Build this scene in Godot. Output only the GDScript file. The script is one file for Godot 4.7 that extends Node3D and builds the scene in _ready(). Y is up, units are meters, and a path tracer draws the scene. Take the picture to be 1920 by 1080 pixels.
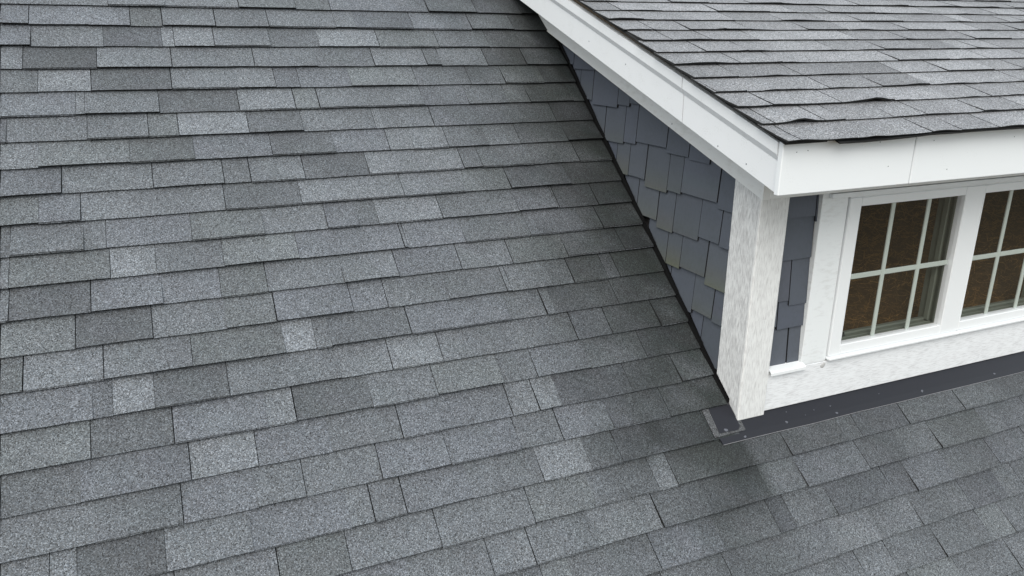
extends Node3D

const E := 0.1429                 # what shows of each roofing course, in metres
const S0 := -2.66666              # downslope place of the lower edge of course 0
const PITCH := 0.715452           # the main roof, 41 degrees
const WIDE := 3.331               # the dormer from corner to corner
const RAKE := 0.3315              # rise of the dormer's rake per metre

var rng := RandomNumberGenerator.new()
var wave := FastNoiseLite.new()
var M := {}
var house: Node3D
var cam: Camera3D
var rows := {}
var drows := {}


# ---------------------------------------------------------------- mesh building
class Shape:
	var v := [PackedVector3Array(), PackedVector3Array()]
	var n := [PackedVector3Array(), PackedVector3Array()]
	var c := [PackedColorArray(), PackedColorArray()]
	var u := [PackedVector2Array(), PackedVector2Array()]
	var off := Vector3.ZERO

	func tri(s: int, a: Vector3, b: Vector3, d: Vector3, na: Vector3, nb: Vector3, nd: Vector3, ua: Vector2, ub: Vector2, ud: Vector2, ca := Color.WHITE, cb := Color.WHITE, cd := Color.WHITE) -> void:
		if (b - a).cross(d - a).dot(na) > 0.0:
			v[s].append_array([a + off, d + off, b + off])
			n[s].append_array([na, nd, nb])
			u[s].append_array([ua, ud, ub])
			c[s].append_array([ca, cd, cb])
		else:
			v[s].append_array([a + off, b + off, d + off])
			n[s].append_array([na, nb, nd])
			u[s].append_array([ua, ub, ud])
			c[s].append_array([ca, cb, cd])

	# a flat four-sided face; out says which way it faces
	func quad(a: Vector3, b: Vector3, d: Vector3, e: Vector3, out: Vector3, s := 0, col := Color.WHITE) -> void:
		var nn := (b - a).cross(d - a)
		if nn.length_squared() < 1e-14:
			nn = (d - a).cross(e - a)
		if nn.length_squared() < 1e-14:
			return
		nn = nn.normalized()
		if nn.dot(out) < 0.0:
			nn = -nn
		var f := func(p: Vector3) -> Vector2:
			var w := nn.abs()
			if w.y >= w.x and w.y >= w.z:
				return Vector2(p.x, p.z)
			if w.x >= w.z:
				return Vector2(p.z, -p.y)
			return Vector2(p.x, -p.y)
		var ua: Vector2 = f.call(a)
		var ub: Vector2 = f.call(b)
		var ud: Vector2 = f.call(d)
		var ue: Vector2 = f.call(e)
		tri(s, a, b, d, nn, nn, nn, ua, ub, ud, col, col, col)
		tri(s, a, d, e, nn, nn, nn, ua, ud, ue, col, col, col)

	# a box with chamfered edges
	func box(lo: Vector3, hi: Vector3, b := 0.002, col := Color.WHITE) -> void:
		var m := (lo + hi) / 2.0
		var h := (hi - lo) / 2.0
		b = minf(b, minf(h.x, minf(h.y, h.z)) * 0.6)
		var p := func(i: int, sx: float, sy: float, sz: float) -> Vector3:
			var r := Vector3(sx * (h.x - b), sy * (h.y - b), sz * (h.z - b))
			r[i] = (sx if i == 0 else sy if i == 1 else sz) * h[i]
			return m + r
		for i in 3:
			var j := (i + 1) % 3
			var k := (i + 2) % 3
			for s in [-1.0, 1.0]:
				var q := []
				for w in [[-1.0, -1.0], [1.0, -1.0], [1.0, 1.0], [-1.0, 1.0]]:
					var g := Vector3.ZERO
					g[i] = s
					g[j] = w[0]
					g[k] = w[1]
					q.append(p.call(i, g.x, g.y, g.z))
				var out := Vector3.ZERO
				out[i] = s
				quad(q[0], q[1], q[2], q[3], out, 0, col)
		for i in 3:
			var j := (i + 1) % 3
			var k := (i + 2) % 3
			for sj in [-1.0, 1.0]:
				for sk in [-1.0, 1.0]:
					var g0 := Vector3.ZERO
					g0[i] = -1.0
					g0[j] = sj
					g0[k] = sk
					var g1 := g0
					g1[i] = 1.0
					var out := Vector3.ZERO
					out[j] = sj
					out[k] = sk
					quad(p.call(j, g0.x, g0.y, g0.z), p.call(j, g1.x, g1.y, g1.z), p.call(k, g1.x, g1.y, g1.z), p.call(k, g0.x, g0.y, g0.z), out, 0, col)
		for sx in [-1.0, 1.0]:
			for sy in [-1.0, 1.0]:
				for sz in [-1.0, 1.0]:
					var a: Vector3 = p.call(0, sx, sy, sz)
					var d: Vector3 = p.call(1, sx, sy, sz)
					var e: Vector3 = p.call(2, sx, sy, sz)
					quad(a, d, e, e, Vector3(sx, sy, sz), 0, col)

	# an outline in (x, y) carried along z from z0 to z1, rising by slope per metre towards -z
	func sweep(o: PackedVector2Array, z0: float, z1: float, zref: float, slope: float) -> void:
		var mid := Vector2.ZERO
		for q in o:
			mid += q / o.size()
		var at := func(q: Vector2, z: float) -> Vector3: return Vector3(q.x, q.y + slope * (zref - z), z)
		for i in o.size():
			var a := o[i]
			var b := o[(i + 1) % o.size()]
			var t := b - a
			var out := Vector2(t.y, -t.x)
			if Geometry2D.is_polygon_clockwise(o):
				out = -out
			quad(at.call(a, z0), at.call(b, z0), at.call(b, z1), at.call(a, z1), Vector3(out.x, out.y, 0.0))
		var tris := Geometry2D.triangulate_polygon(o)
		for i in range(0, tris.size(), 3):
			for e in [[z0, signf(z0 - z1)], [z1, signf(z1 - z0)]]:
				var a: Vector3 = at.call(o[tris[i]], e[0])
				var b: Vector3 = at.call(o[tris[i + 1]], e[0])
				var d: Vector3 = at.call(o[tris[i + 2]], e[0])
				quad(a, b, d, d, Vector3(0, 0, e[1]))

	func mesh(mats: Array) -> ArrayMesh:
		var m := ArrayMesh.new()
		for s in 2:
			if v[s].is_empty():
				continue
			var a := []
			a.resize(Mesh.ARRAY_MAX)
			a[Mesh.ARRAY_VERTEX] = v[s]
			a[Mesh.ARRAY_NORMAL] = n[s]
			a[Mesh.ARRAY_COLOR] = c[s]
			a[Mesh.ARRAY_TEX_UV] = u[s]
			m.add_surface_from_arrays(Mesh.PRIMITIVE_TRIANGLES, a)
			m.surface_set_material(m.get_surface_count() - 1, mats[s])
		return m


func numbered(parent: Node, called: String) -> String:
	if not parent.has_node(called):
		return called
	var k := 1
	while parent.has_node("%s_%03d" % [called, k]):
		k += 1
	return "%s_%03d" % [called, k]


var counts := {}


func build(called: String, sh: Shape, mat: Material, parent: Node, edge: Material = null) -> MeshInstance3D:
	var o := MeshInstance3D.new()
	var key := str(parent.get_instance_id()) + called
	var k: int = counts.get(key, 0)
	counts[key] = k + 1
	o.name = called if k == 0 else "%s_%03d" % [called, k]
	o.mesh = sh.mesh([mat, edge if edge else mat])
	parent.add_child(o, true)
	return o


func group_node(called: String, parent: Node, t := Transform3D()) -> Node3D:
	var o := Node3D.new()
	var key := str(parent.get_instance_id()) + called
	var k: int = counts.get(key, 0)
	counts[key] = k + 1
	o.name = called if k == 0 else "%s_%03d" % [called, k]
	o.transform = t
	parent.add_child(o, true)
	return o


func block(called: String, lo: Vector3, hi: Vector3, mat: Material, parent: Node, b := 0.002) -> MeshInstance3D:
	var s := Shape.new()
	var m := (lo + hi) / 2.0
	s.box(lo - m, hi - m, b)
	# texture coordinates follow the place, so that neighbouring boards differ
	for i in s.u[0].size():
		s.u[0][i] += Vector2(m.x + m.z * 0.73, -m.y)
	var o := build(called, s, mat, parent)
	o.position = m
	return o


# ---------------------------------------------------------------- materials
func lin(r: float, g: float, b: float) -> Color:
	return Color(r, g, b).linear_to_srgb()


func plain(r: float, g: float, b: float, rough: float) -> StandardMaterial3D:
	var m := StandardMaterial3D.new()
	m.albedo_color = lin(r, g, b)
	m.roughness = rough
	return m


func granules() -> ImageTexture:
	var n := 1024
	var fine := PackedFloat32Array()
	var mid := PackedFloat32Array()
	var wide := PackedFloat32Array()
	for i in 256 * 256:
		wide.append(rng.randf())
	for i in 512 * 512:
		mid.append(rng.randf())
	var d := PackedByteArray()
	d.resize(n * n * 3)
	var k := 0
	for y in n:
		for x in n:
			var a := rng.randf()
			var b := mid[(y >> 1) * 512 + (x >> 1)]
			var w := wide[(y >> 2) * 256 + (x >> 2)]
			var g := 0.37 + 0.32 * a + 0.24 * b + 0.06 * w
			if b > 0.90:
				g += 0.30
			elif b < 0.10:
				g -= 0.20
			if a > 0.93:
				g += 0.25
			var tint := (rng.randf() - 0.5) * 0.05
			d[k] = int(clampf(g + tint, 0.05, 1.0) * 255.0)
			d[k + 1] = int(clampf(g, 0.05, 1.0) * 255.0)
			d[k + 2] = int(clampf(g - tint, 0.05, 1.0) * 255.0)
			k += 3
	var im := Image.create_from_data(n, n, false, Image.FORMAT_RGB8, d)
	return ImageTexture.create_from_image(im)


# weathered white paint: clean, with lichen-grey specks and runs where the noise is high
func weathered(w: int, h: int, fx: float, fy: float, amount: float, grey: Color, white: Color, sd: int, sharp := 3.2, level := 0.62, wide := 0.55) -> ImageTexture:
	var big := FastNoiseLite.new()
	big.seed = sd
	big.frequency = 0.012
	var runs := FastNoiseLite.new()
	runs.seed = sd + 1
	runs.frequency = 0.1
	runs.fractal_octaves = 4
	var im := Image.create(w, h, false, Image.FORMAT_RGB8)
	for y in h:
		for x in w:
			var r := runs.get_noise_2d(x * fx, y * fy) * 0.5 + 0.5
			var b := big.get_noise_2d(x, y) * 0.5 + 0.5
			var k := clampf((r * 0.75 + b * wide + rng.randf() * 0.12 - level) * sharp, 0.0, 1.0) * amount
			im.set_pixel(x, y, white.lerp(grey, k).linear_to_srgb())
	return ImageTexture.create_from_image(im)


func grain_relief(w: int, h: int, fx: float, fy: float, sd: int) -> ImageTexture:
	var runs := FastNoiseLite.new()
	runs.seed = sd
	runs.frequency = 0.06
	runs.fractal_octaves = 3
	var im := Image.create(w, h, false, Image.FORMAT_L8)
	for y in h:
		for x in w:
			var r := runs.get_noise_2d(x * fx, y * fy) * 0.5 + 0.5
			im.set_pixel(x, y, Color(r, r, r))
	return ImageTexture.create_from_image(im)


# strand board: thousands of short brown strokes laid every way
func strands() -> ImageTexture:
	var n := 512
	var im := Image.create(n, n, false, Image.FORMAT_RGB8)
	im.fill(lin(0.05, 0.031, 0.013))
	for k in 5200:
		var x := rng.randf() * n
		var y := rng.randf() * n
		var a := rng.randfn(0.0, 0.75)
		var l := rng.randi_range(10, 46)
		var t := rng.randf()
		var c := lin(0.034 + 0.20 * t * t, 0.0205 + 0.117 * t * t, 0.0075 + 0.038 * t * t)
		for i in l:
			im.set_pixel(posmod(int(x + cos(a) * i), n), posmod(int(y + sin(a) * i + 2.0 * sin(i * 0.1)), n), c)
			if k % 2:
				im.set_pixel(posmod(int(x + cos(a) * i), n), posmod(int(y + sin(a) * i) + 1, n), c)
	return ImageTexture.create_from_image(im)


func textured(tex: Texture2D, scale: float, rough: float, relief: Texture2D = null, depth := 0.0) -> StandardMaterial3D:
	var m := StandardMaterial3D.new()
	m.albedo_texture = tex
	m.uv1_scale = Vector3(scale, scale, scale)
	m.roughness = rough
	if relief:
		m.heightmap_enabled = true
		m.heightmap_texture = relief
		m.heightmap_scale = depth
	return m


func materials() -> void:
	var g := granules()
	var sh := textured(g, 1.0 / 1.6, 0.82, g, 0.09)
	sh.vertex_color_use_as_albedo = true
	sh.metallic_specular = 0.5
	M.shingle = sh
	M.asphalt = plain(0.012, 0.0125, 0.013, 0.9)
	M.felt = plain(0.015, 0.015, 0.016, 0.9)
	var grain := grain_relief(256, 256, 1.0, 0.08, 5)
	var grain_up := grain_relief(256, 256, 0.12, 1.0, 6)
	M.metal_white = textured(weathered(512, 512, 2.2, 2.2, 0.30, Color(0.42, 0.43, 0.41), Color(0.785, 0.815, 0.84), 11, 8.0, 0.99), 1.3, 0.42)
	M.rake = textured(weathered(512, 512, 1.8, 1.6, 0.30, Color(0.42, 0.43, 0.41), Color(0.78, 0.805, 0.83), 13, 5.0, 0.86), 1.5, 0.42)
	M.vinyl = plain(0.80, 0.825, 0.845, 0.35)
	M.casing = textured(weathered(256, 256, 0.4, 1.4, 0.25, Color(0.45, 0.45, 0.42), Color(0.77, 0.80, 0.82), 21, 4.0, 0.80), 1.4, 0.55, grain, 0.05)
	M.skirt = textured(weathered(512, 512, 0.22, 2.6, 0.42, Color(0.34, 0.34, 0.35), Color(0.79, 0.81, 0.835), 31, 3.5, 0.50, 0.22), 1.3, 0.6, grain_up, 0.08)
	M.corner = textured(weathered(512, 512, 2.3, 0.15, 0.42, Color(0.28, 0.28, 0.275), Color(0.745, 0.755, 0.76), 41, 4.0, 0.50, 0.25), 2.1, 0.7, grain, 0.08)
	M.corner_side = textured(weathered(512, 512, 2.4, 0.15, 0.58, Color(0.25, 0.25, 0.255), Color(0.73, 0.74, 0.745), 44, 4.2, 0.47, 0.25), 2.1, 0.7, grain, 0.08)
	M.frieze = textured(weathered(256, 256, 0.5, 1.2, 0.25, Color(0.40, 0.41, 0.36), Color(0.79, 0.80, 0.80), 51, 3.2, 0.75), 1.2, 0.6)
	var sd := StandardMaterial3D.new()
	sd.vertex_color_use_as_albedo = true
	sd.roughness = 0.62
	sd.heightmap_enabled = true
	sd.heightmap_texture = grain
	sd.heightmap_scale = 0.03
	sd.uv1_scale = Vector3(2, 2, 2)
	sd.albedo_texture = weathered(256, 256, 0.9, 0.5, 0.35, Color(0.78, 0.79, 0.72), Color(1, 1, 1), 61)
	M.siding = sd
	M.joint = plain(0.012, 0.013, 0.016, 0.9)
	M.flashing = plain(0.017, 0.018, 0.024, 0.5)
	M.flashing.metallic_specular = 0.36
	M.flash_edge = plain(0.34, 0.34, 0.36, 0.4)
	M.blob = plain(0.10, 0.107, 0.13, 0.5)
	M.black_metal = plain(0.006, 0.0062, 0.0065, 0.7)
	M.black_metal.metallic_specular = 0.25
	M.muntin = plain(0.50, 0.56, 0.52, 0.45)
	M.liner = plain(0.13, 0.15, 0.125, 0.55)
	M.track = plain(0.04, 0.05, 0.042, 0.5)
	M.latch = plain(0.015, 0.02, 0.018, 0.5)
	M.osb = textured(strands(), 1.0, 0.85)
	M.inner = plain(0.16, 0.12, 0.08, 0.9)
	M.caulk = plain(0.46, 0.46, 0.46, 0.6)
	var gl := StandardMaterial3D.new()
	gl.transparency = BaseMaterial3D.TRANSPARENCY_ALPHA
	gl.albedo_color = Color(0.02, 0.03, 0.025, 0.03)
	gl.roughness = 0.02
	M.glass = gl
	var lawn := StandardMaterial3D.new()
	var t := NoiseTexture2D.new()
	var nz := FastNoiseLite.new()
	nz.seed = 71
	nz.frequency = 0.03
	nz.fractal_octaves = 5
	t.noise = nz
	t.seamless = true
	t.width = 512
	t.height = 512
	var ramp := Gradient.new()
	ramp.set_color(0, lin(0.055, 0.042, 0.022))
	ramp.set_color(1, lin(0.14, 0.105, 0.058))
	t.color_ramp = ramp
	lawn.albedo_texture = t
	lawn.uv1_scale = Vector3(0.12, 0.12, 0.12)
	lawn.roughness = 1.0
	M.lawn = lawn
	M.wall = plain(0.10, 0.11, 0.13, 0.7)


# ---------------------------------------------------------------- roofing
# one piece of a course, in the roof's own frame: x along the eave, y off the deck, z downslope
func shingle(sh: Shape, x0: float, x1: float, top: float, low: float, t: float, lift: float, course: int, tone: Color, stain_shade: Callable, centre: Vector3, open_left := true, open_right := true, seed_y := 0.0, gap := 0.001, bumps := []) -> void:
	var nx := clampi(int(ceil((x1 - x0) / (0.035 if bumps else 0.075))), 1, 9)
	var steps := [-0.02, E * 0.10, E * 0.62, low - top]
	var ou := Vector2(rng.randf(), rng.randf()) * 8.0
	var grid := []
	var butt := []
	var drift := rng.randf_range(-0.13, 0.13)
	var ply := t > 0.011 and rng.randf() < 0.4
	var g0 := gap if open_left else 0.0
	var g1 := gap * 0.7 if open_right else 0.0
	var slant := rng.randf_range(-0.0015, 0.0015)
	for i in nx + 1:
		var x := lerpf(x0 + g0, x1 - g1, float(i) / nx)
		var up := maxf(0.0, wave.get_noise_2d(x * 260.0, course * 61.0 + seed_y) - 0.12)
		var bump := 0.0
		for bp in bumps:
			bump += bp[1] * exp(-pow((x - bp[0]) / bp[2], 2.0))
		var edge := wave.get_noise_2d(x * 420.0, course * 37.0 + 900.0 + seed_y) * 0.0022 + slant * (float(i) / nx - 0.5)
		var col := []
		for j in 4:
			var s: float = top + steps[j] + (edge if j == 3 else 0.0)
			var f := clampf((s - top) / E, -0.15, 1.1)
			col.append(Vector3(x, t * f + (lift * up + bump) * pow(maxf(f, 0.0), 2.5), s))
		grid.append(col)
		butt.append(col[3] + Vector3(0, -minf(t, 0.0105) * 0.92, -0.0035))
	for i in nx:
		for j in 3:
			var q := [grid[i][j], grid[i + 1][j], grid[i + 1][j + 1], grid[i][j + 1]]
			var nn: Vector3 = (q[3] - q[0]).cross(q[1] - q[0]).normalized()
			if nn.y < 0.0:
				nn = -nn
			var cs := []
			for p in q:
				var sp: Vector3 = p
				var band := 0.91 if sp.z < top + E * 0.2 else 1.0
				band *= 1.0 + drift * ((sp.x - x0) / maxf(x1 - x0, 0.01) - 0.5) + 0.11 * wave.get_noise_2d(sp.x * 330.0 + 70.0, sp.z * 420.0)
				cs.append(tone * Color(band, band, band) * (stain_shade.call(sp) as Color))
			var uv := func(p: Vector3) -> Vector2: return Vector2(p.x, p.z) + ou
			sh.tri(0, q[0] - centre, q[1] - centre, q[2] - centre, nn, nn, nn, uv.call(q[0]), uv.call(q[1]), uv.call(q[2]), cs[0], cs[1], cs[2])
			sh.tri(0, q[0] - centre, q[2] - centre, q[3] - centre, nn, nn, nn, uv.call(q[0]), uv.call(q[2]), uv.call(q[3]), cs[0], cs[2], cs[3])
		if ply:
			var step := Vector3(0, -0.0042, -0.0012)
			var out := Vector3(0, -0.0002, 0.0042)
			var a: Vector3 = grid[i][3] - centre
			var b: Vector3 = grid[i + 1][3] - centre
			sh.quad(a, b, b + step, a + step, Vector3(0, 0, 1), 1)
			sh.quad(a + step, b + step, b + step + out, a + step + out, Vector3(0, 1, 0), 0, tone)
			sh.quad(a + step + out, b + step + out, butt[i + 1] - centre + Vector3(0, 0, 0.004), butt[i] - centre + Vector3(0, 0, 0.004), Vector3(0, 0, 1), 1)
		else:
			sh.quad(grid[i][3] - centre, grid[i + 1][3] - centre, butt[i + 1] - centre, butt[i] - centre, Vector3(0, 0, 1), 1)
		sh.quad(butt[i] - centre, butt[i + 1] - centre, butt[i + 1] - centre + Vector3(0, 0, -0.03), butt[i] - centre + Vector3(0, 0, -0.03), Vector3(0, -1, 0), 1)
	var thick := Vector3(0, -minf(t, 0.0105) * 0.92, 0)
	for e in [[0, -1.0], [nx, 1.0]]:
		for j in 3:
			var a: Vector3 = grid[e[0]][j] - centre
			var b: Vector3 = grid[e[0]][j + 1] - centre
			sh.quad(a, b, b + thick, a + thick, Vector3(e[1], 0, 0), 1)


func row(i: int, list: Array) -> void:
	rows[i] = list


func drow(i: int, list: Array) -> void:
	drows[i] = list


# [x0, x1, tone, open on the left, open on the right] for a whole course: what was given, and random lengths beyond it
func spread(list: Array, from: float, to: float, odd: Callable, longest := 0.55) -> Array:
	var cuts := []
	for k in range(0, list.size(), 2):
		var c: int = list[k + 1]
		var soft := c > 50
		cuts.append([list[k] / 1000.0, (c - 100 if soft else c) / 10.0, soft])
	if cuts.is_empty():
		cuts.append([from + rng.randf_range(0.05, 0.3), 0.0, false])
	while cuts[0][0] > from + 0.05:
		cuts.push_front([cuts[0][0] - rng.randf_range(0.1, 0.38), odd.call(), rng.randf() < 0.2])
	while cuts[-1][0] < to - 0.3:
		cuts.append([cuts[-1][0] + rng.randf_range(0.12, 0.38), odd.call(), rng.randf() < 0.2])
	# no piece runs much over a foot and a half
	var whole := []
	for k in cuts.size():
		whole.append(cuts[k])
		if k + 1 < cuts.size() and cuts[k + 1][0] - cuts[k][0] > longest:
			whole.append([lerpf(cuts[k][0], cuts[k + 1][0], rng.randf_range(0.35, 0.65)), clampf(cuts[k][1] + rng.randfn(0.0, 0.12), -0.5, 0.6), true])
	cuts = whole
	var out := []
	for k in cuts.size():
		var a: float = cuts[k][0]
		var b: float = cuts[k + 1][0] if k + 1 < cuts.size() else to
		a = maxf(a, from)
		b = minf(b, to)
		if b - a < 0.004:
			continue
		out.append([a, b, cuts[k][1], not cuts[k][2] or a == from, b == to or not cuts[k + 1][2]])
	return out


func seen_size(frame: Transform3D, x0: float, x1: float, s0: float, s1: float) -> float:
	var r := Rect2()
	var first := true
	var inv := cam.transform.affine_inverse()
	var half := tan(deg_to_rad(cam.fov) / 2.0)
	for p in [Vector3(x0, 0, s0), Vector3(x1, 0, s0), Vector3(x1, 0, s1), Vector3(x0, 0, s1)]:
		var q: Vector3 = inv * (frame * p)
		if q.z > -0.2:
			return 0.0
		var w := Vector2(q.x / -q.z / half / (16.0 / 9.0), q.y / -q.z / half)
		if first:
			r = Rect2(w, Vector2.ZERO)
			first = false
		else:
			r = r.expand(w)
	return r.intersection(Rect2(-1, -1, 2, 2)).get_area()


func lay(pieces: Array, frame: Transform3D, parent: Node, most: int, thing: String, rest: String) -> void:
	for p in pieces:
		p.seen = seen_size(frame, p.x0, p.x1, p.top, p.low)
		if p.get("hidden", false):
			p.seen = 0.0
	pieces.sort_custom(func(a, b): return a.seen > b.seen)
	var other := Shape.new()
	for k in pieces.size():
		var p: Dictionary = pieces[k]
		if k < most and p.seen > 0.0002:
			var sh := Shape.new()
			var centre := Vector3((p.x0 + p.x1) / 2.0, 0, p.low)
			shingle(sh, p.x0, p.x1, p.top, p.low, p.t, p.lift, p.course, p.tone, p.stain_shade, centre, p.left, p.right, p.wave, p.gap, p.get("bumps", []))
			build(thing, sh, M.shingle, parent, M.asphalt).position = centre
		else:
			shingle(other, p.x0, p.x1, p.top, p.low, p.t, p.lift, p.course, p.tone, p.stain_shade, Vector3.ZERO, p.left, p.right, p.wave, p.gap, p.get("bumps", []))
	build(rest, other, M.shingle, parent, M.asphalt).set_meta("kind", "stuff")


func tone_of(t: float) -> Color:
	var w := rng.randf()
	var c := Color(0.226, 0.246, 0.271) if w < 0.6 else Color(0.226, 0.245, 0.276) if w < 0.85 else Color(0.226, 0.248, 0.266)
	if t > 0.25:
		c = Color(0.226, 0.245, 0.269)
	var f := 1.0 + 0.56 * t + rng.randf_range(-0.05, 0.05)
	return Color(c.r * f, c.g * f, c.b * f)


func main_roof() -> void:
	var b := Basis(Vector3(1, 0, 0), Vector3(0, cos(PITCH), sin(PITCH)), Vector3(0, -sin(PITCH), cos(PITCH)))
	var frame := Transform3D(b, Vector3.ZERO)
	var roof := group_node("main_roof", house, frame)
	var first := -19
	var last := 35
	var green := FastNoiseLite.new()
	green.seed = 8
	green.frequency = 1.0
	# algae and damp round the foot of the dormer, its shade painted in too
	var stain_shade := func(p: Vector3) -> Color:
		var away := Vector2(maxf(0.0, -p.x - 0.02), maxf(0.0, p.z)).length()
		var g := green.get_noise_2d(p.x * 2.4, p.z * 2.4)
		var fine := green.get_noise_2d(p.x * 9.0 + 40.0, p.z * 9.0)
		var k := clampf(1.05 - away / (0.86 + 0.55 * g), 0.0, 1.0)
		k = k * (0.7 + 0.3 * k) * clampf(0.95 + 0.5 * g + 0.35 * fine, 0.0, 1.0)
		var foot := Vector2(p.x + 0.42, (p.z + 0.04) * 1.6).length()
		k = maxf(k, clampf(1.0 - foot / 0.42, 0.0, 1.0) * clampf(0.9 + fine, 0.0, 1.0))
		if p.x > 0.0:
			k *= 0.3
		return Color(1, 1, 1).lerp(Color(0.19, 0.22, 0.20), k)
	var pieces := []
	for i in range(first, last):
		var low := S0 + i * E
		var spans := [[-6.5, 6.5]]
		if i <= 18:
			spans = [[-6.5, -0.012], [WIDE + 0.012, 6.5]]
		var given: Array = rows.get(i, [])
		for sp in spans:
			var odd := func() -> float: return clampf(rng.randfn(0.0, 0.28), -0.6, 0.6)
			for q in spread(given if sp[0] < 0.0 else [], sp[0], sp[1], odd):
				var thick: float = [0.0085, 0.013, 0.017][rng.randi() % 3] if i != 19 or q[1] < -0.15 else 0.008
				pieces.append({"x0": q[0], "x1": q[1], "tone": tone_of(q[2]), "left": q[3], "right": q[4], "top": low - E, "low": low + rng.randf_range(-0.0015, 0.0015), "t": thick, "lift": 0.005 if i != 19 or q[1] < -0.15 else 0.0, "gap": rng.randf_range(0.0005, 0.0028), "course": i, "stain_shade": stain_shade, "wave": 0.0, "hidden": sp[0] > 0.0 or (i == 19 and q[0] > 0.15)})
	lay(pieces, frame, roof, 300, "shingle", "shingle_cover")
	var s := Shape.new()
	var s_top := S0 + (first - 1) * E
	s.box(Vector3(-6.5, -0.06, s_top), Vector3(6.5, -0.012, S0 + (last - 1) * E - 0.02), 0.003)
	build("underlayment", s, M.felt, roof)
	block("strand_board", Vector3(0.136, -0.0115, -2.95), Vector3(WIDE - 0.136, -0.004, -0.02), M.osb, roof, 0.001)
	# the slope behind the ridge
	var back := Shape.new()
	var ridge := Vector3(0, -0.012, s_top)
	back.box(Vector3(-6.5, -0.05, 0.0), Vector3(6.5, 0.0, 4.6), 0.003)
	var rb := build("rear_slope", back, M.felt, roof)
	rb.transform = frame.affine_inverse() * Transform3D(Basis(Vector3(-1, 0, 0), Vector3(0, cos(PITCH), -sin(PITCH)), Vector3(0, -sin(PITCH), -cos(PITCH))), frame * ridge)


func dormer_roof() -> void:
	var ex := Vector3(0.999919, 0.009939, 0.007964)
	var n := Vector3(-0.011984, 0.945927, 0.324159).normalized()
	var dn := ex.cross(n).normalized()
	ex = n.cross(dn)
	var frame := Transform3D(Basis(ex, n, dn), Vector3(0, 1.39773, 0))
	var roof := group_node("dormer_roof", house, frame)
	var eave := 0.37976
	var none := func(_p: Vector3) -> Color: return Color(1, 1, 1)
	# where shingles have curled: [place, height, breadth] by course
	var curls := {0: [[0.46, 0.004, 0.08]], 1: [[-0.06, 0.012, 0.05], [0.60, 0.004, 0.09]], 2: [[0.44, 0.008, 0.045], [-0.05, 0.004, 0.09]], 3: [[0.12, 0.004, 0.1]], 5: [[-0.1, 0.004, 0.1]]}
	var pieces := []
	for j in range(0, 23):
		var low := eave - j * E
		var odd := func() -> float: return clampf(rng.randfn(0.0, 0.2), -0.35, 0.35)
		var given := []
		var src: Array = drows.get(j, [])
		for k in range(0, src.size(), 2):
			var r: int = roundi(float(odd.call()) * 10.0)
			given += [src[k], (100 if src[k + 1] else 0) + r]
		var from := -0.242 + wave.get_noise_2d(j * 40.0, 5.0) * 0.005
		for q in spread(given, from, WIDE + 0.242, odd, 0.34):
			var c := tone_of(q[2] + 0.06)
			var lum := c.g * 1.62
			c = Color(lum * 0.985, lum, lum * 1.055)
			pieces.append({"x0": q[0], "x1": q[1], "tone": c, "left": q[3], "right": q[4], "top": low - E, "low": low, "t": [0.0055, 0.007, 0.0095][rng.randi() % 3], "gap": 0.0032, "lift": 0.012 if j < 4 else 0.009, "course": j, "stain_shade": none, "wave": 5000.0, "bumps": curls.get(j, [])})
	lay(pieces, frame, roof, 200, "shingle", "shingle_cover")
	var s := Shape.new()
	s.box(Vector3(-0.185, -0.09, -3.0), Vector3(WIDE + 0.185, -0.014, 0.30), 0.002)
	build("roof_deck", s, M.inner, roof)
	# the starter strip that hangs out below the first course, and the dark strip along the rake
	var st := Shape.new()
	for k in 26:
		var a := -0.225 + k * 0.11
		var z0 := 0.378 + 0.006 * wave.get_noise_2d(a * 300.0, 77.0)
		var z1 := 0.378 + 0.006 * wave.get_noise_2d((a + 0.11) * 300.0, 77.0)
		if a < -0.06:
			z0 = 0.355
			z1 = 0.355
		var d0 := -0.012 * maxf(0.0, 1.0 - absf(a - 0.12) / 0.3)
		var d1 := -0.012 * maxf(0.0, 1.0 - absf(a + 0.11 - 0.12) / 0.3)
		for h in [[-0.0015, 1.0], [-0.006, -1.0]]:
			st.quad(Vector3(a, h[0], 0.2), Vector3(a + 0.11, h[0], 0.2), Vector3(a + 0.11, h[0] + d1, z1), Vector3(a, h[0] + d0, z0), Vector3(0, h[1], 0))
		st.quad(Vector3(a, -0.0015 + d0, z0), Vector3(a + 0.11, -0.0015 + d1, z1), Vector3(a + 0.11, -0.006 + d1, z1), Vector3(a, -0.006 + d0, z0), Vector3(0, 0, 1))
	build("starter_strip", st, M.asphalt, roof)
	for side in [0, 1]:
		for k in 4:
			var z1 := 0.36 - k * 0.84
			var x := -0.226 + wave.get_noise_2d(k * 90.0, 31.0) * 0.006 if side == 0 else WIDE + 0.05
			block("rake_underlay", Vector3(x, -0.0135, z1 - 0.838), Vector3(x + 0.186, -0.0045, z1), M.asphalt, roof, 0.001)


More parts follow.
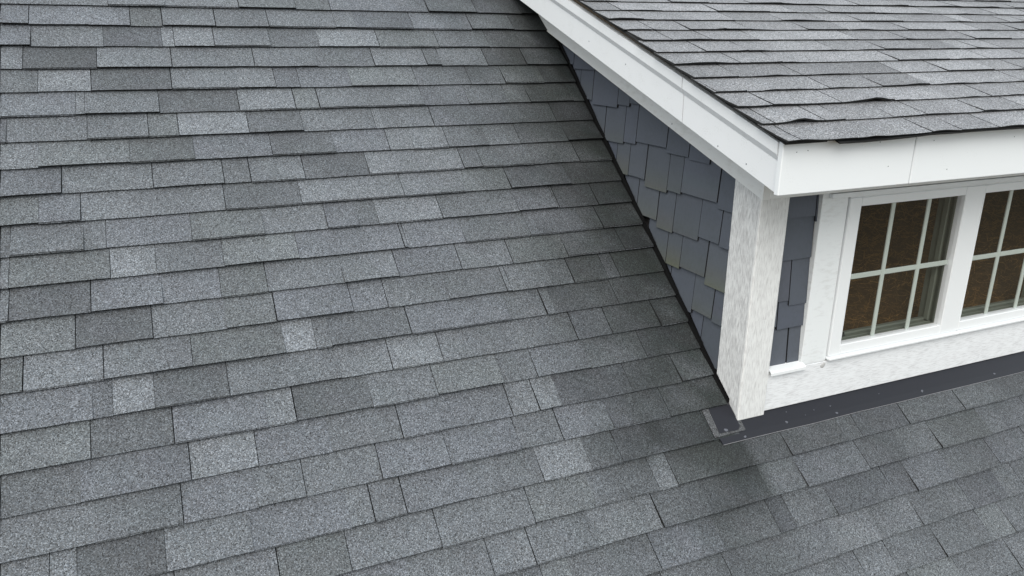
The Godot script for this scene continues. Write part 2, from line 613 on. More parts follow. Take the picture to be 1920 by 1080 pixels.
# ---------------------------------------------------------------- the dormer's walls
# a plate of siding cut from an outline in (across, up); face gives its place in the world
func plate(outline: PackedVector2Array, y_low: float, thick: float, tint: Color, stained: float, face: Callable, out: Vector3) -> Shape:
	var s := Shape.new()
	var tone := func(p: Vector2) -> Color:
		var k := stained * pow(clampf(1.0 - (p.y - y_low) / 0.15, 0.0, 1.0), 1.3)
		return tint.lerp(Color(0.125, 0.130, 0.085), k)
	var cuts := [-0.1, 0.025, 0.06, 0.11, 0.5] if stained > 0.0 else [-0.1, 0.5]
	for j in cuts.size() - 1:
		var band := PackedVector2Array([Vector2(-9, y_low + cuts[j]), Vector2(9, y_low + cuts[j]), Vector2(9, y_low + cuts[j + 1]), Vector2(-9, y_low + cuts[j + 1])])
		for bit in Geometry2D.intersect_polygons(outline, band):
			_fan(s, bit, tone, face, out)
	var turn := Geometry2D.is_polygon_clockwise(outline)
	for i in outline.size():
		var a := outline[i]
		var b := outline[(i + 1) % outline.size()]
		var w := Vector2(b.y - a.y, a.x - b.x) * (-1.0 if turn else 1.0)
		var o: Vector3 = (face.call(a + w, 0.0) as Vector3) - (face.call(a, 0.0) as Vector3)
		s.quad(face.call(a, 0.0), face.call(b, 0.0), face.call(b, thick), face.call(a, thick), o, 1)
	return s


func _fan(s: Shape, outline: PackedVector2Array, tone: Callable, face: Callable, out: Vector3) -> void:
	var tris := Geometry2D.triangulate_polygon(outline)
	for i in range(0, tris.size(), 3):
		var a := outline[tris[i]]
		var b := outline[tris[i + 1]]
		var d := outline[tris[i + 2]]
		s.tri(0, face.call(a, 0.0), face.call(b, 0.0), face.call(d, 0.0), out, out, out, a, b, d, tone.call(a), tone.call(b), tone.call(d))


# [from, to, lower edge, stain in tenths] for each siding shingle of one wall, in millimetres
func siding(list: Array, wall: Node, cheek: bool, cut: PackedVector2Array) -> void:
	for k in range(0, list.size(), 4):
		var a: float = list[k] / 1000.0 + 0.0025
		var b: float = list[k + 1] / 1000.0 - 0.0025
		var y: float = list[k + 2] / 1000.0
		var box := PackedVector2Array([Vector2(a, y), Vector2((a + b) / 2.0, y + rng.randf_range(-0.0008, 0.0008)), Vector2(b, y + rng.randf_range(-0.002, 0.002)), Vector2(b, y + 0.12), Vector2(b, y + 0.262), Vector2(a, y + 0.262), Vector2(a, y + 0.12)])
		var parts := Geometry2D.intersect_polygons(box, cut)
		if parts.is_empty():
			continue
		var f := rng.randf_range(0.93, 1.06)
		var tint := Color(0.084 * f, 0.096 * f, 0.121 * f)
		var proud := rng.randf_range(0.0, 0.0015)
		var face := func(p: Vector2, back: float) -> Vector3:
			var deep := (p.y - y) * 0.062 + back - proud
			return Vector3(0.004 + deep, p.y, p.x) if cheek else Vector3(p.x, p.y, -0.026 - deep)
		var s := plate(parts[0], y, 0.012, tint, list[k + 3] / 10.0, face, Vector3(-1, 0.062, 0).normalized() if cheek else Vector3(0, 0.062, 1).normalized())
		build("siding_shingle", s, M.siding, wall, M.joint)


func walls() -> void:
	var m := tan(PITCH)
	var side := group_node("side_wall", house)
	var cut := PackedVector2Array([Vector2(-0.171, 0.171 * m + 0.017), Vector2(-2.3, 2.3 * m + 0.017), Vector2(-2.3, 2.4), Vector2(-0.171, 1.3)])
	siding([-1900, -1641, 1477, 0, -1641, -1371, 1454, 0, -1371, -1100, 1470, 0], side, true, cut)
	siding([-1750, -1563, 1282, 0, -1563, -1413, 1296, 1, -1413, -1144, 1273, 0, -1144, -1026, 1290, 0, -1026, -860, 1304, 0], side, true, cut)
	siding([-1500, -1266, 1118, 2, -1266, -1067, 1095, 2, -1067, -950, 1107, 0, -950, -682, 1121, 0, -682, -505, 1100, 0, -505, -350, 1091, 0], side, true, cut)
	siding([-1300, -1133, 930, 0, -1133, -1005, 942, 5, -1005, -849, 945, 1, -849, -656, 911, 4, -656, -543, 925, 2, -543, -277, 935, 1, -277, -100, 911, 0], side, true, cut)
	siding([-1050, -908, 750, 3, -908, -725, 762, 4, -725, -587, 729, 4, -587, -389, 738, 2, -389, -240, 758, 1, -240, -100, 749, 0], side, true, cut)
	siding([-800, -625, 571, 5, -625, -510, 571, 7, -510, -318, 584, 3, -318, -100, 552, 6], side, true, cut)
	siding([-700, -583, 400, 2, -583, -393, 388, 1, -393, -245, 408, 3, -245, -100, 397, 1], side, true, cut)
	siding([-450, -313, 200, 0, -313, -100, 190, 1], side, true, cut)
	# sheathing behind the siding, from the roof up to the dormer's rafters
	for x in [0.033, WIDE - 0.133]:
		var ws := Shape.new()
		var prof := [Vector2(-0.05, -0.2), Vector2(-0.05, 1.28), Vector2(-2.5, 2.12)]
		for e in [[0.0, -1.0], [0.1, 1.0]]:
			ws.quad(Vector3(x + e[0], prof[0].y, prof[0].x), Vector3(x + e[0], prof[1].y, prof[1].x), Vector3(x + e[0], prof[2].y, prof[2].x), Vector3(x + e[0], prof[2].y, prof[2].x), Vector3(e[1], 0, 0))
		for i in 3:
			var p: Vector2 = prof[i]
			var q: Vector2 = prof[(i + 1) % 3]
			ws.quad(Vector3(x, p.y, p.x), Vector3(x, q.y, q.x), Vector3(x + 0.1, q.y, q.x), Vector3(x + 0.1, p.y, p.x), Vector3(0, [0.0, 1.0, -1.0][i], [1.0, 1.0, -1.0][i]))
		build("sheathing", ws, M.felt, house)
	# step flashing where the roof meets the side wall: one bent piece to each course
	for i in range(1, 19):
		var low := S0 + i * E
		var c := cos(PITCH)
		var s := sin(PITCH)
		var fl := Shape.new()
		var up := Vector3(0, c, s)
		var dn := Vector3(0, -s, c)
		var p0 := dn * (low - E - 0.02) + Vector3(0, 0, 0)
		var p1 := dn * (low - 0.006)
		var h := 0.017 + 0.001 * (i % 2)
		var k0 := up * 0.003
		var k1 := up * 0.0085
		fl.quad(Vector3(-0.001, 0, 0) + p0 + k0, Vector3(-0.001, 0, 0) + p1 + k1, Vector3(0.001, h, 0) + p1 + k1, Vector3(0.001, h, 0) + p0 + k0, Vector3(-1, 0, 0))
		fl.quad(Vector3(0.003, 0, 0) + p0 + k0, Vector3(0.003, 0, 0) + p1 + k1, Vector3(0.003, h, 0) + p1 + k1, Vector3(0.003, h, 0) + p0 + k0, Vector3(1, 0, 0))
		fl.quad(Vector3(-0.001, 0, 0) + p1 + k1, Vector3(0.003, 0, 0) + p1 + k1, Vector3(0.003, h, 0) + p1 + k1, Vector3(0.001, h, 0) + p1 + k1, Vector3(0, 0, 1))
		fl.quad(Vector3(-0.010, 0, 0) + p0 + k0, Vector3(0.0, 0, 0) + p0 + k0, Vector3(0.0, 0, 0) + p1 + k1, Vector3(-0.010, 0, 0) + p1 + k1, up)
		build("step_flashing", fl, M.black_metal, house)

	var front := group_node("front_wall", house)
	var strip := PackedVector2Array([Vector2(0.140, 0.20), Vector2(0.342, 0.20), Vector2(0.342, 1.06), Vector2(0.140, 1.06)])
	siding([100, 322, 902, 0, 323, 360, 877, 0], front, false, strip)
	siding([100, 330, 720, 0, 332, 360, 734, 0], front, false, strip)
	siding([100, 232, 536, 0, 233, 360, 512, 0], front, false, strip)
	siding([100, 181, 420, 0, 183, 336, 406, 0, 338, 360, 400, 0], front, false, strip)
	siding([100, 261, 205, 0, 264, 360, 205, 0], front, false, strip)
	# framing round the windows
	for w in [[0.035, -0.1, 0.555, 1.1], [WIDE - 0.555, -0.1, WIDE - 0.035, 1.1], [0.557, -0.1, WIDE - 0.557, 0.272], [0.557, 0.945, WIDE - 0.557, 1.1], [1.232, 0.274, 1.318, 0.943], [2.019, 0.274, 2.105, 0.943]]:
		block("framing", Vector3(w[0], w[1], -0.13), Vector3(w[2], w[3], -0.047), M.inner, front, 0.001)
	# far strip of siding by the other corner
	var far := PackedVector2Array([Vector2(WIDE - 0.342, 0.20), Vector2(WIDE - 0.140, 0.20), Vector2(WIDE - 0.140, 1.06), Vector2(WIDE - 0.342, 1.06)])
	siding([2937, 3077, 890, 0, 3077, 3237, 910, 0], front, false, far)
	siding([2937, 3147, 725, 0, 3147, 3237, 705, 0], front, false, far)
	siding([2937, 3097, 520, 0, 3097, 3237, 540, 0], front, false, far)
	siding([2937, 3037, 400, 0, 3037, 3237, 412, 0], front, false, far)
	siding([2937, 3117, 205, 0, 3117, 3237, 205, 0], front, false, far)


func trim() -> void:
	var m := tan(PITCH)
	for k in 2:
		var flip := 1.0 if k == 0 else -1.0
		var at := 0.0 if k == 0 else WIDE
		# the corner: a front board and, behind it, a side board, both cut to the roof
		var s := Shape.new()
		s.box(Vector3(0, 0.012, -0.0195), Vector3(0.148 , 1.03, 0.0), 0.0045)
		var o := build("corner_board", s, M.corner, house)
		o.position.x = at if k == 0 else at - 0.148
		o.set_meta("label", "front corner board streaked grey with mildew")
		var d := Shape.new()
		var prof := PackedVector2Array([Vector2(-0.0205, 0.024), Vector2(-0.0205, 1.02), Vector2(-0.172, 1.07), Vector2(-0.172, 0.012 + 0.172 * m - 0.008)])
		var x0 := 0.004
		for e in [[x0, -1.0], [x0 + 0.019, 1.0]]:
			d.quad(Vector3(e[0], prof[0].y, prof[0].x), Vector3(e[0], prof[1].y, prof[1].x), Vector3(e[0], prof[2].y, prof[2].x), Vector3(e[0], prof[3].y, prof[3].x), Vector3(e[1], 0, 0))
		for i in 4:
			var p := prof[i]
			var q := prof[(i + 1) % 4]
			d.quad(Vector3(x0, p.y, p.x), Vector3(x0, q.y, q.x), Vector3(x0 + 0.019, q.y, q.x), Vector3(x0 + 0.019, p.y, p.x), Vector3(0, [0.0, 1.0, 0.0, -1.0][i], [1.0, 0.2, -1.0, 0.0][i]))
		var b := build("corner_board", d, M.corner_side, house)
		if k == 1:
			b.position.x = WIDE - 0.022
		# window casing
		var cx := 0.334 if k == 0 else WIDE - 0.334 - 0.147
		block("casing", Vector3(cx, 0.2165, -0.04), Vector3(cx + 0.147, 1.03, -0.010), M.casing, house)
		# rake: frieze on the wall, boards in two lengths each with a moulded upper edge
		var sx := func(x: float) -> float: return x if k == 0 else WIDE - x
		var fz := PackedVector2Array([Vector2(sx.call(-0.006) - at, 0.0), Vector2(sx.call(0.03) - at, 0.0), Vector2(sx.call(0.03) - at, 0.12), Vector2(sx.call(-0.006) - at, 0.12)])
		var fs := Shape.new()
		for i in 4:
			fz[i].y += 1.000
		fs.sweep(fz, 0.0105, -2.3, 0.0105, 0.3437)
		var rf := build("rake_frieze", fs, M.frieze, house)
		rf.position.x = at
		rf.rotation.y = 0.019 * flip
		for len in [[0.2835, -0.2885], [-0.2942, -2.4]]:
			var rk := Shape.new()
			var pr := PackedVector2Array([Vector2(-0.200, 0.0), Vector2(-0.198, -0.002), Vector2(-0.186, -0.002), Vector2(-0.186, 0.178), Vector2(-0.2135, 0.178), Vector2(-0.2135, 0.136), Vector2(-0.2002, 0.110)])
			for i in pr.size():
				pr[i] = Vector2(sx.call(pr[i].x), pr[i].y + 1.086)
			rk.sweep(pr, len[0], len[1], 0.30, RAKE)
			build("rake_board", rk, M.rake, house)
		var so := Shape.new()
		var sp := PackedVector2Array([Vector2(sx.call(-0.186), 1.096), Vector2(sx.call(0.0), 1.096), Vector2(sx.call(0.0), 1.106), Vector2(sx.call(-0.186), 1.106)])
		so.sweep(sp, 0.28, -2.3, 0.28, RAKE)
		build("rake_soffit", so, M.frieze, house)
	block("frieze_board", Vector3(0.0305, 1.001, 0.0005), Vector3(WIDE - 0.0305, 1.183, 0.0115), M.frieze, house)
	var sf := Shape.new()
	sf.sweep(PackedVector2Array([Vector2(0.0005, 1.096), Vector2(WIDE - 0.0005, 1.096), Vector2(WIDE - 0.0005, 1.106), Vector2(0.0005, 1.106)]), 0.284, 0.0125, 0.28, RAKE)
	build("soffit", sf, M.frieze, house)
	for f in [[-0.2115, 0.4229], [0.4281, WIDE + 0.2115]]:
		block("fascia_board", Vector3(f[0], 1.0855, 0.2865), Vector3(f[1], 1.2725, 0.3105), M.metal_white, house, 0.003)
	for q in [[-0.15, 1.235], [-0.10, 1.238], [0.24, 1.252], [0.30, 1.16], [0.52, 1.245], [0.62, 1.13], [0.98, 1.24], [1.10, 1.12]]:
		blob("nail_head", Vector3(q[0], q[1], 0.3106), Vector3(0.0022, 0.0022, 0.001), M.blob, house, Basis())
	for q in [[-0.05, 1.215], [-0.36, 1.27], [0.12, 1.17], [-0.75, 1.50], [-1.1, 1.60]]:
		blob("nail_head", Vector3(-0.2003, q[1], q[0]), Vector3(0.003, 0.003, 0.0012), M.blob, house, Basis(Vector3(0, 0, 1), Vector3(0, 1, 0), Vector3(-1, 0, 0)))
	block("skirt_board", Vector3(0.149, 0.028, -0.04), Vector3(WIDE - 0.149, 0.2155, -0.0085), M.skirt, house)
	block("head_trim", Vector3(0.366, 0.977, -0.0095), Vector3(WIDE - 0.366, 0.9975, 0.012), M.metal_white, house)
	# little bent metal cap under the strip of siding
	for x in [0.1495, WIDE - 0.345]:
		var sc := Shape.new()
		var q := [Vector2(-0.03, 0.236), Vector2(0.006, 0.226), Vector2(0.0115, 0.219), Vector2(0.0115, 0.206), Vector2(0.0095, 0.206), Vector2(0.008, 0.217), Vector2(0.004, 0.221), Vector2(-0.03, 0.231)]
		for i in q.size():
			var a: Vector2 = q[i]
			var b2: Vector2 = q[(i + 1) % q.size()]
			var w := Vector2(a.y - b2.y, b2.x - a.x)
			sc.quad(Vector3(x, a.y, a.x), Vector3(x + 0.196, a.y, a.x), Vector3(x + 0.196, b2.y, b2.x), Vector3(x, b2.y, b2.x), Vector3(0, w.y, w.x))
		for e in [[x, -1.0], [x + 0.196, 1.0]]:
			sc.quad(Vector3(e[0], q[0].y, q[0].x), Vector3(e[0], q[1].y, q[1].x), Vector3(e[0], q[6].y, q[6].x), Vector3(e[0], q[7].y, q[7].x), Vector3(e[1], 0, 0))
			sc.quad(Vector3(e[0], q[1].y, q[1].x), Vector3(e[0], q[2].y, q[2].x), Vector3(e[0], q[5].y, q[5].x), Vector3(e[0], q[6].y, q[6].x), Vector3(e[1], 0, 0))
			sc.quad(Vector3(e[0], q[2].y, q[2].x), Vector3(e[0], q[3].y, q[3].x), Vector3(e[0], q[4].y, q[4].x), Vector3(e[0], q[5].y, q[5].x), Vector3(e[1], 0, 0))
		build("sill_cap", sc, M.vinyl, house)
	blob("caulk_smear", Vector3(0.468, 0.196, -0.0085), Vector3(0.016, 0.012, 0.0025), M.caulk, house, Basis())


func blob(called: String, at: Vector3, size: Vector3, mat: Material, parent: Node, turn: Basis) -> void:
	var s := Shape.new()
	var k := 9
	var ring := []
	for j in 3:
		var r := []
		for i in k:
			var w := TAU * i / k
			var rr: float = [1.0, 0.75, 0.3][j] * (1.0 + 0.16 * sin(w * 2.0 + at.x * 40.0) + 0.1 * sin(w * 3.0 + at.y * 60.0))
			r.append(turn * Vector3(cos(w) * rr * size.x, sin(w) * rr * size.y, [0.0, 0.7, 1.0][j] * size.z))
		ring.append(r)
	for j in 2:
		for i in k:
			s.quad(ring[j][i], ring[j][(i + 1) % k], ring[j + 1][(i + 1) % k], ring[j + 1][i], turn * Vector3(cos(TAU * i / k), sin(TAU * i / k), 1))
	for i in range(1, k - 1):
		s.quad(ring[2][0], ring[2][i], ring[2][i + 1], ring[2][i + 1], turn * Vector3(0, 0, 1))
	build(called, s, mat, parent).position = at


func windows() -> void:
	for k in 3:
		var x0 := 0.5535 + k * 0.787      # the left edge of the glass opening
		var x1 := x0 + 0.652
		var w := group_node("window", house)
		w.position = Vector3((x0 + x1) / 2.0, 0.285, 0)
		var o := -w.position
		var lf := x0 - 0.068 if k == 0 else x0 - 0.0088
		var rt := x1 + 0.126 if k < 2 else x1 + 0.068
		# frame: two jambs, head and sill
		block("frame", o + Vector3(lf, 0.2385, -0.044), Vector3(x0, 0.968, -0.001) + o, M.vinyl, w, 0.003)
		block("frame", o + Vector3(x1, 0.2385, -0.044), Vector3(rt, 0.968, -0.001) + o, M.vinyl, w, 0.003)
		block("frame", o + Vector3(x0 + 0.0003, 0.9285, -0.044), Vector3(x1 - 0.0003, 0.968, -0.0025) + o, M.vinyl, w, 0.003)
		block("frame", o + Vector3(x0 + 0.0003, 0.2385, -0.044), Vector3(x1 - 0.0003, 0.2855, -0.0025) + o, M.vinyl, w, 0.003)
		block("sill_nose", o + Vector3(lf - (0.004 if k == 0 else -0.0005), 0.221, -0.044), Vector3(rt + (0.0 if k < 2 else 0.004), 0.238, 0.015) + o, M.vinyl, w, 0.006)
		block("head_rail", o + Vector3(lf, 0.9685, -0.044), Vector3(rt - 0.001, 0.9765, -0.004) + o, M.vinyl, w, 0.002)
		# glazing bars set behind the glass
		var vx := [x0 + 0.226, x0 + 0.4515]
		for x in vx:
			block("muntin", o + Vector3(x - 0.0115, 0.286, -0.0345), Vector3(x + 0.0115, 0.928, -0.0265) + o, M.muntin, w, 0.002)
		var cuts := [x0 + 0.0005, vx[0] - 0.0118, vx[0] + 0.0118, vx[1] - 0.0118, vx[1] + 0.0118, x1 - 0.0005]
		for i in 3:
			block("muntin", o + Vector3(cuts[2 * i], 0.5875, -0.0343), Vector3(cuts[2 * i + 1], 0.6115, -0.0267) + o, M.muntin, w, 0.002)
		var xs := [x0 + 0.0004, vx[0], vx[1], x1 - 0.0004]
		var ys := [0.2858, 0.5995, 0.9282]
		for i in 3:
			for j in 2:
				var p := Shape.new()
				p.quad(Vector3(xs[i], ys[j], -0.021) + o, Vector3(xs[i + 1], ys[j], -0.021) + o, Vector3(xs[i + 1], ys[j + 1], -0.021) + o, Vector3(xs[i], ys[j + 1], -0.021) + o, Vector3(0, 0, 1))
				build("pane", p, M.glass, w)
		# what one sees of the inside: jamb linings, the stool with its track, the latch
		for x in [[x0 - 0.014, x0 - 0.001], [x1 + 0.001, x1 + 0.014]]:
			block("jamb_lining", o + Vector3(x[0], 0.274, -0.135), Vector3(x[1], 0.942, -0.0445) + o, M.liner, w)
		block("inner_stile", o + Vector3(x1 - 0.006, 0.2905, -0.062), Vector3(x1 + 0.0008, 0.925, -0.045) + o, M.track, w)
		block("inner_stile", o + Vector3(x1 - 0.014, 0.2905, -0.094), Vector3(x1 + 0.0008, 0.925, -0.0685) + o, M.liner, w)
		block("head_lining", o + Vector3(x0, 0.930, -0.135), Vector3(x1, 0.942, -0.0445) + o, M.liner, w)
		block("stool", o + Vector3(x0, 0.2735, -0.135), Vector3(x1, 0.2850, -0.0445) + o, M.liner, w)
		block("stool_track", o + Vector3(x0, 0.2855, -0.066), Vector3(x1, 0.2900, -0.058) + o, M.liner, w)
		block("stool_track", o + Vector3(x0, 0.2855, -0.110), Vector3(x1, 0.2975, -0.088) + o, M.liner, w)
		if k == 0:
			var l := Shape.new()
			l.box(Vector3(-0.011, 0, -0.006), Vector3(0.011, 0.006, 0.006), 0.002)
			l.box(Vector3(-0.008, 0.004, -0.003), Vector3(-0.003, 0.022, 0.003), 0.001)
			l.box(Vector3(0.002, 0.004, -0.003), Vector3(0.007, 0.017, 0.003), 0.001)
			build("latch", l, M.latch, w).position = o + Vector3(0.64, 0.2905, -0.075)


func flashings() -> void:
	var c := cos(PITCH)
	var s := sin(PITCH)
	var b := Basis(Vector3(1, 0, 0), Vector3(0, c, s), Vector3(0, -s, c))
	var f := group_node("apron_flashing", house, Transform3D(b, Vector3.ZERO))
	var a := Shape.new()
	# the apron: a sheet bent up behind the skirt board, its free edge bare metal
	var far := WIDE + 0.13
	var k := 14
	for i in k:
		var x0 := lerpf(-0.126, far, float(i) / k)
		var x1 := lerpf(-0.126, far, float(i + 1) / k)
		var e0 := 0.076 + 0.004 * wave.get_noise_2d(x0 * 160.0, 13.0)
		var e1 := 0.076 + 0.004 * wave.get_noise_2d(x1 * 160.0, 13.0)
		var z0 := 0.046 if i == 0 else -0.03
		var l0 := x0 + (0.006 if i == 0 else 0.0)
		var h0 := 0.0105
		var h1 := 0.0075
		if i == 0:
			a.quad(Vector3(x0, h0, 0.046), Vector3(x1, h0, 0.046), Vector3(x1, h1, e1), Vector3(l0, h1, e0), Vector3(0, 1, 0))
			a.quad(Vector3(-0.02, h0 - 0.004, -0.03), Vector3(x1, h0 - 0.004, -0.03), Vector3(x1, h0, 0.046), Vector3(-0.02, h0, 0.046), Vector3(0, 1, 0))
		else:
			a.quad(Vector3(x0, h0 - 0.004, z0), Vector3(x1, h0 - 0.004, z0), Vector3(x1, h0, 0.046), Vector3(x0, h0, 0.046), Vector3(0, 1, 0))
			a.quad(Vector3(x0, h0, 0.046), Vector3(x1, h0, 0.046), Vector3(x1, h1, e1), Vector3(x0, h1, e0), Vector3(0, 1, 0))
		a.quad(Vector3(l0, h1, e0), Vector3(x1, h1, e1), Vector3(x1, h1 - 0.0016, e1 + 0.0014), Vector3(l0, h1 - 0.0016, e0 + 0.0014), Vector3(0, 1, 1), 1)
		a.quad(Vector3(l0, h1 - 0.0016, e0 + 0.0014), Vector3(x1, h1 - 0.0016, e1 + 0.0014), Vector3(x1, h1 - 0.005, e1), Vector3(l0, h1 - 0.005, e0), Vector3(0, 0, 1), 0)
	a.quad(Vector3(-0.126, 0.0105, 0.046), Vector3(-0.12, 0.0075, 0.076), Vector3(-0.12, 0.003, 0.076), Vector3(-0.126, 0.004, 0.046), Vector3(-1, 0, 0))
	build("apron_sheet", a, M.flashing, f, M.flash_edge)
	var up := Shape.new()
	var inv := b.inverse()
	var ga := inv * Vector3(0.02, 0.0, -0.0445)
	up.quad(inv * Vector3(0.149, -0.02, -0.0415), inv * Vector3(WIDE - 0.149, -0.02, -0.0415), inv * Vector3(WIDE - 0.149, 0.05, -0.0415), inv * Vector3(0.149, 0.05, -0.0415), inv * Vector3(0, 0, 1))
	build("apron_upstand", up, M.flashing, f)
	# the corner piece, bedded in a strip of granules
	var g := Shape.new()
	var gq := [Vector3(-0.147, 0.0045, -0.0925), Vector3(0.016, 0.0045, -0.0925), Vector3(0.018, 0.0125, 0.037), Vector3(-0.149, 0.0125, 0.040)]
	var tone := Color(0.15, 0.16, 0.17)
	g.quad(gq[0], gq[1], gq[2], gq[3], Vector3(0, 1, 0), 0, tone)
	for i in 4:
		var p: Vector3 = gq[i]
		var q: Vector3 = gq[(i + 1) % 4]
		g.quad(p, q, q + Vector3(0, -0.003, 0), p + Vector3(0, -0.003, 0), [Vector3(0, 0, -1), Vector3(1, 0, 0), Vector3(0, 0, 1), Vector3(-1, 0, 0)][i], 1)
	build("granule_strip", g, M.shingle, f, M.asphalt)
	var d := Shape.new()
	var dq := [Vector3(-0.112, 0.0062, -0.092), Vector3(0.0, 0.0062, -0.092), Vector3(-0.001, 0.0126, 0.012), Vector3(-0.018, 0.0136, 0.029), Vector3(-0.118, 0.0134, 0.026)]
	for i in range(1, 4):
		d.quad(dq[0], dq[i], dq[i + 1], dq[i + 1], Vector3(0, 1, 0))
	for i in 5:
		var p: Vector3 = dq[i]
		var q: Vector3 = dq[(i + 1) % 5]
		var mid := (p + q) / 2.0 - Vector3(-0.06, 0, -0.03)
		d.quad(p, q, q + Vector3(0, -0.0014, 0), p + Vector3(0, -0.0014, 0), Vector3(mid.x, 0, mid.z))
	build("corner_flashing", d, M.flashing, f)
	var flat := Basis(Vector3(1, 0, 0), Vector3(0, 0, -1), Vector3(0, 1, 0))
	for q in [[-0.079, 0.0130, 0.018, 0.0095], [0.002, 0.0087, 0.064, 0.007], [0.244, 0.0104, 0.045, 0.007], [0.535, 0.0093, 0.058, 0.007], [1.094, 0.0099, 0.052, 0.008], [1.62, 0.0098, 0.053, 0.007], [0.42, 0.0091, 0.02, 0.003], [0.36, 0.0098, 0.034, 0.0025], [0.27, 0.008, 0.0, 0.003], [0.52, 0.0091, 0.02, 0.004], [0.83, 0.0089, 0.016, 0.003]]:
		blob("sealant_dab", Vector3(q[0], q[1], q[2]), Vector3(q[3], q[3] * 0.8, 0.0025), M.blob, f, flat)


func surroundings() -> void:
	var g := Shape.new()
	g.quad(Vector3(-300, 0, -300), Vector3(300, 0, -300), Vector3(300, 0, 300), Vector3(-300, 0, 300), Vector3(0, 1, 0))
	var go := build("ground", g, M.lawn, self)
	go.position.y = -5.6
	go.set_meta("kind", "structure")
	go.set_meta("label", "dry brown and green lawn round the house")
	go.set_meta("category", "ground")
	for w in [[Vector3(-6.2, -5.6, 1.0), Vector3(6.2, -1.2, 1.15)], [Vector3(-6.2, -5.6, -10.1), Vector3(6.2, -1.2, -9.95)], [Vector3(-6.2, -5.6, -9.95), Vector3(-6.05, -1.2, 1.0)], [Vector3(6.05, -5.6, -9.95), Vector3(6.2, -1.2, 1.0)]]:
		block("lower_wall", w[0], w[1], M.wall, house, 0.01)


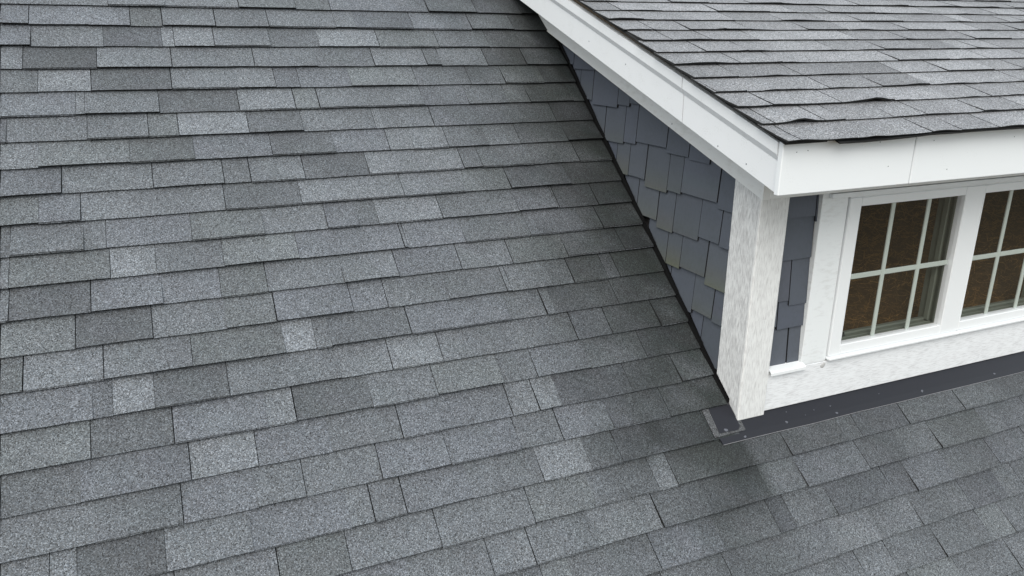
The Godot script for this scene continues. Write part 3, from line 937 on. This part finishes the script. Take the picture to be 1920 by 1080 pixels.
# where the joints of each course lie, in millimetres from the dormer's corner, and how light each piece is (100 more: butted tight)
func courses() -> void:
	row(0, [-2792,0, -2346,3, -1747,0, -1462,-3, -1281,0, -734,-1, -444,-4, -162,95])
	row(1, [-2790,0, -2676,2, -2434,101, -2257,-2, -2117,1, -1874,0, -1618,1, -1279,1, -1171,97, -857,2, -513,0, -254,-5])
	row(2, [-2788,0, -2669,0, -2377,-5, -2128,4, -2074,5, -1894,0, -1630,-3, -1388,106, -1077,0, -746,-1, -448,-3, -155,95])
	row(3, [-2786,0, -2700,-7, -2410,2, -2097,1, -1726,0, -1423,98, -1132,3, -849,-1, -769,3, -502,-4])
	row(4, [-2784,-3, -2644,5, -2439,-5, -2109,1, -1814,104, -1647,-2, -1533,0, -1280,101, -938,0, -642,-1, -441,0, -210,95])
	row(5, [-2783,0, -2502,2, -2468,0, -2172,-5, -1832,5, -1577,2, -1464,0, -936,0, -694,98, -471,-1, -340,-3])
	row(6, [-2781,-5, -2758,0, -2463,-1, -2225,-1, -2104,7, -1807,-4, -1564,0, -1220,3, -1180,100, -921,0, -486,98, -236,-5])
	row(7, [-2779,2, -2644,0, -2307,-4, -2052,0, -1726,-3, -1441,100, -1182,3, -1062,104, -884,-2, -675,2, -493,-2, -219,95])
	row(8, [-2777,-2, -2564,1, -2228,0, -1947,-2, -1837,1, -1604,-4, -1311,3, -845,0, -747,1, -470,99, -204,-3])
	row(9, [-2776,-2, -2646,0, -2501,1, -2249,100, -1957,-3, -1643,3, -1179,2, -876,101, -640,-2, -310,-4])
	row(10, [-2774,-2, -2740,0, -2495,100, -2417,0, -2103,-1, -1821,101, -1556,0, -1420,97, -1328,105, -1031,-1, -644,98, -437,1, -425,-3, -207,-4])
	row(11, [-2772,-1, -2744,-3, -2409,5, -2246,-1, -1997,2, -1701,0, -1247,2, -1231,2, -958,99, -631,0, -343,98, -239,-4])
	row(12, [-2770,0, -2743,-5, -2480,1, -2235,100, -2023,-3, -1847,1, -1539,102, -1305,0, -1016,1, -769,0, -484,98, -176,-4])
	row(13, [-2769,0, -2534,-5, -2280,1, -2020,100, -1834,0, -1530,1, -1384,-1, -1113,100, -844,2, -822,3, -620,100, -505,-5, -325,0, -259,-4])
	row(14, [-2767,-3, -2699,2, -2449,0, -2155,-2, -1822,107, -1703,-1, -1644,98, -1319,1, -874,100, -697,1, -653,96, -326,-2])
	row(15, [-2765,0, -2490,98, -2427,5, -2293,-4, -2044,0, -1636,103, -1431,4, -1218,0, -920,99, -595,1, -419,-2, -162,-3])
	row(16, [-2763,0, -2501,-5, -2243,1, -1929,104, -1827,-4, -1540,101, -1279,0, -994,-2, -840,1, -589,98, -298,-3])
	row(17, [-2761,-4, -2535,99, -2201,5, -1981,0, -1723,99, -1456,2, -1295,99, -1000,3, -881,4, -779,96, -435,-3])
	row(18, [-2760,0, -2499,97, -2239,0, -2002,99, -1840,0, -1566,1, -1304,-1, -1012,0, -824,2, -587,96, -309,-3, 1415,-1, 2060,0])
	row(19, [-2758,1, -2629,2, -2553,-5, -2301,0, -2036,99, -1708,102, -1626,-1, -1509,0, -1256,98, -961,5, -749,97, -609,-4, -157,-2, 1179,-3, 1784,-1])
	row(20, [-2756,0, -2567,-2, -2283,1, -1968,-3, -1737,0, -1416,1, -1048,0, -785,97, -498,3, -408,-4, -40,-6, 512,-2, 610,-5])
	row(21, [-2754,0, -2534,2, -2345,-2, -2036,1, -1553,100, -1258,2, -1094,-1, -834,107, -543,-1, -313,95, -7,0, 549,-3, 793,-1, 1355,0])
	row(22, [-2753,1, -2494,-3, -2259,2, -1856,0, -1533,-3, -1083,1, -972,98, -621,0, -321,98, -43,-7, 46,0, 271,96, 610,-3, 742,100, 989,-3, 1294,-2])
	row(23, [-1242,0, -966,-3, -628,0, -341,0, 192,3, 427,0, 671,99, 988,-4, 1223,100, 1355,-1])
	row(24, [-953,0, -406,-1, -127,101, 256,2, 426,-1, 701,100, 989,2])
	row(25, [-332,0, 17,-1, 462,2, 726,-1, 1055,1])
	row(26, [-78,0, 492,-1, 812,1])
	drow(0, [-184,0, 434,0, 793,0])
	drow(1, [148,0, 561,0, 880,0])
	drow(2, [256,0, 536,0, 849,100, 1101,0])
	drow(3, [-89,100, 324,0, 890,0, 1177,100, 1490,0])
	drow(4, [-23,0, 301,0, 863,0, 1158,0, 1468,100, 1682,0])
	drow(5, [313,0, 998,0, 1331,100, 1607,0])
	drow(6, [239,0, 742,0, 1357,0, 1568,100])
	drow(7, [137,0, 406,0, 1014,0, 1345,0, 1850,0])
	drow(8, [115,0, 467,0, 1082,0, 1506,0, 2067,0])
	drow(9, [-52,0, 474,0, 1054,0, 1614,0, 2061,0])
	drow(10, [-93,0, 468,0, 982,0, 1543,0, 1996,0, 2550,0])
	drow(11, [511,0, 994,0, 1558,0, 2350,0])


func _ready() -> void:
	cam = Camera3D.new()
	cam.name = "camera"
	cam.fov = 42.1219
	cam.near = 0.05
	cam.far = 600.0
	cam.position = Vector3(-2.08444, 1.58671, 2.30665)
	cam.rotation = Vector3(-0.315613, -0.409076, 0.004228)
	add_child(cam)
	cam.current = true
	var we := WorldEnvironment.new()
	we.name = "environment"
	var env := Environment.new()
	var sky := Sky.new()
	var sm := ProceduralSkyMaterial.new()
	sm.sky_top_color = Color(0.80, 0.835, 0.86)
	sm.sky_horizon_color = Color(0.77, 0.80, 0.815)
	sm.sky_curve = 0.2
	sm.ground_bottom_color = Color(0.20, 0.20, 0.16)
	sm.ground_horizon_color = Color(0.5, 0.52, 0.5)
	sm.energy_multiplier = 1.6
	sky.sky_material = sm
	env.background_mode = Environment.BG_SKY
	env.sky = sky
	env.tonemap_mode = Environment.TONE_MAPPER_LINEAR
	env.tonemap_exposure = 1.42
	env.sdfgi_enabled = true
	env.ssao_enabled = true
	env.ssil_enabled = true
	we.environment = env
	add_child(we)
	var sun := DirectionalLight3D.new()
	sun.name = "sun"
	sun.light_energy = 0.5
	sun.light_color = Color(1.0, 0.985, 0.96)
	sun.light_angular_distance = 40.0
	sun.shadow_enabled = true
	add_child(sun)
	sun.look_at_from_position(Vector3(-0.6, 0.85, 0.68), Vector3.ZERO)

	rng.seed = 20
	wave.seed = 3
	wave.frequency = 0.01
	wave.fractal_octaves = 2
	materials()
	courses()
	house = Node3D.new()
	house.name = "house"
	house.set_meta("label", "house with grey asphalt shingle roof and white trimmed shed dormer with slate blue siding")
	house.set_meta("category", "house")
	add_child(house)
	surroundings()
	main_roof()
	dormer_roof()
	walls()
	trim()
	windows()
	flashings()
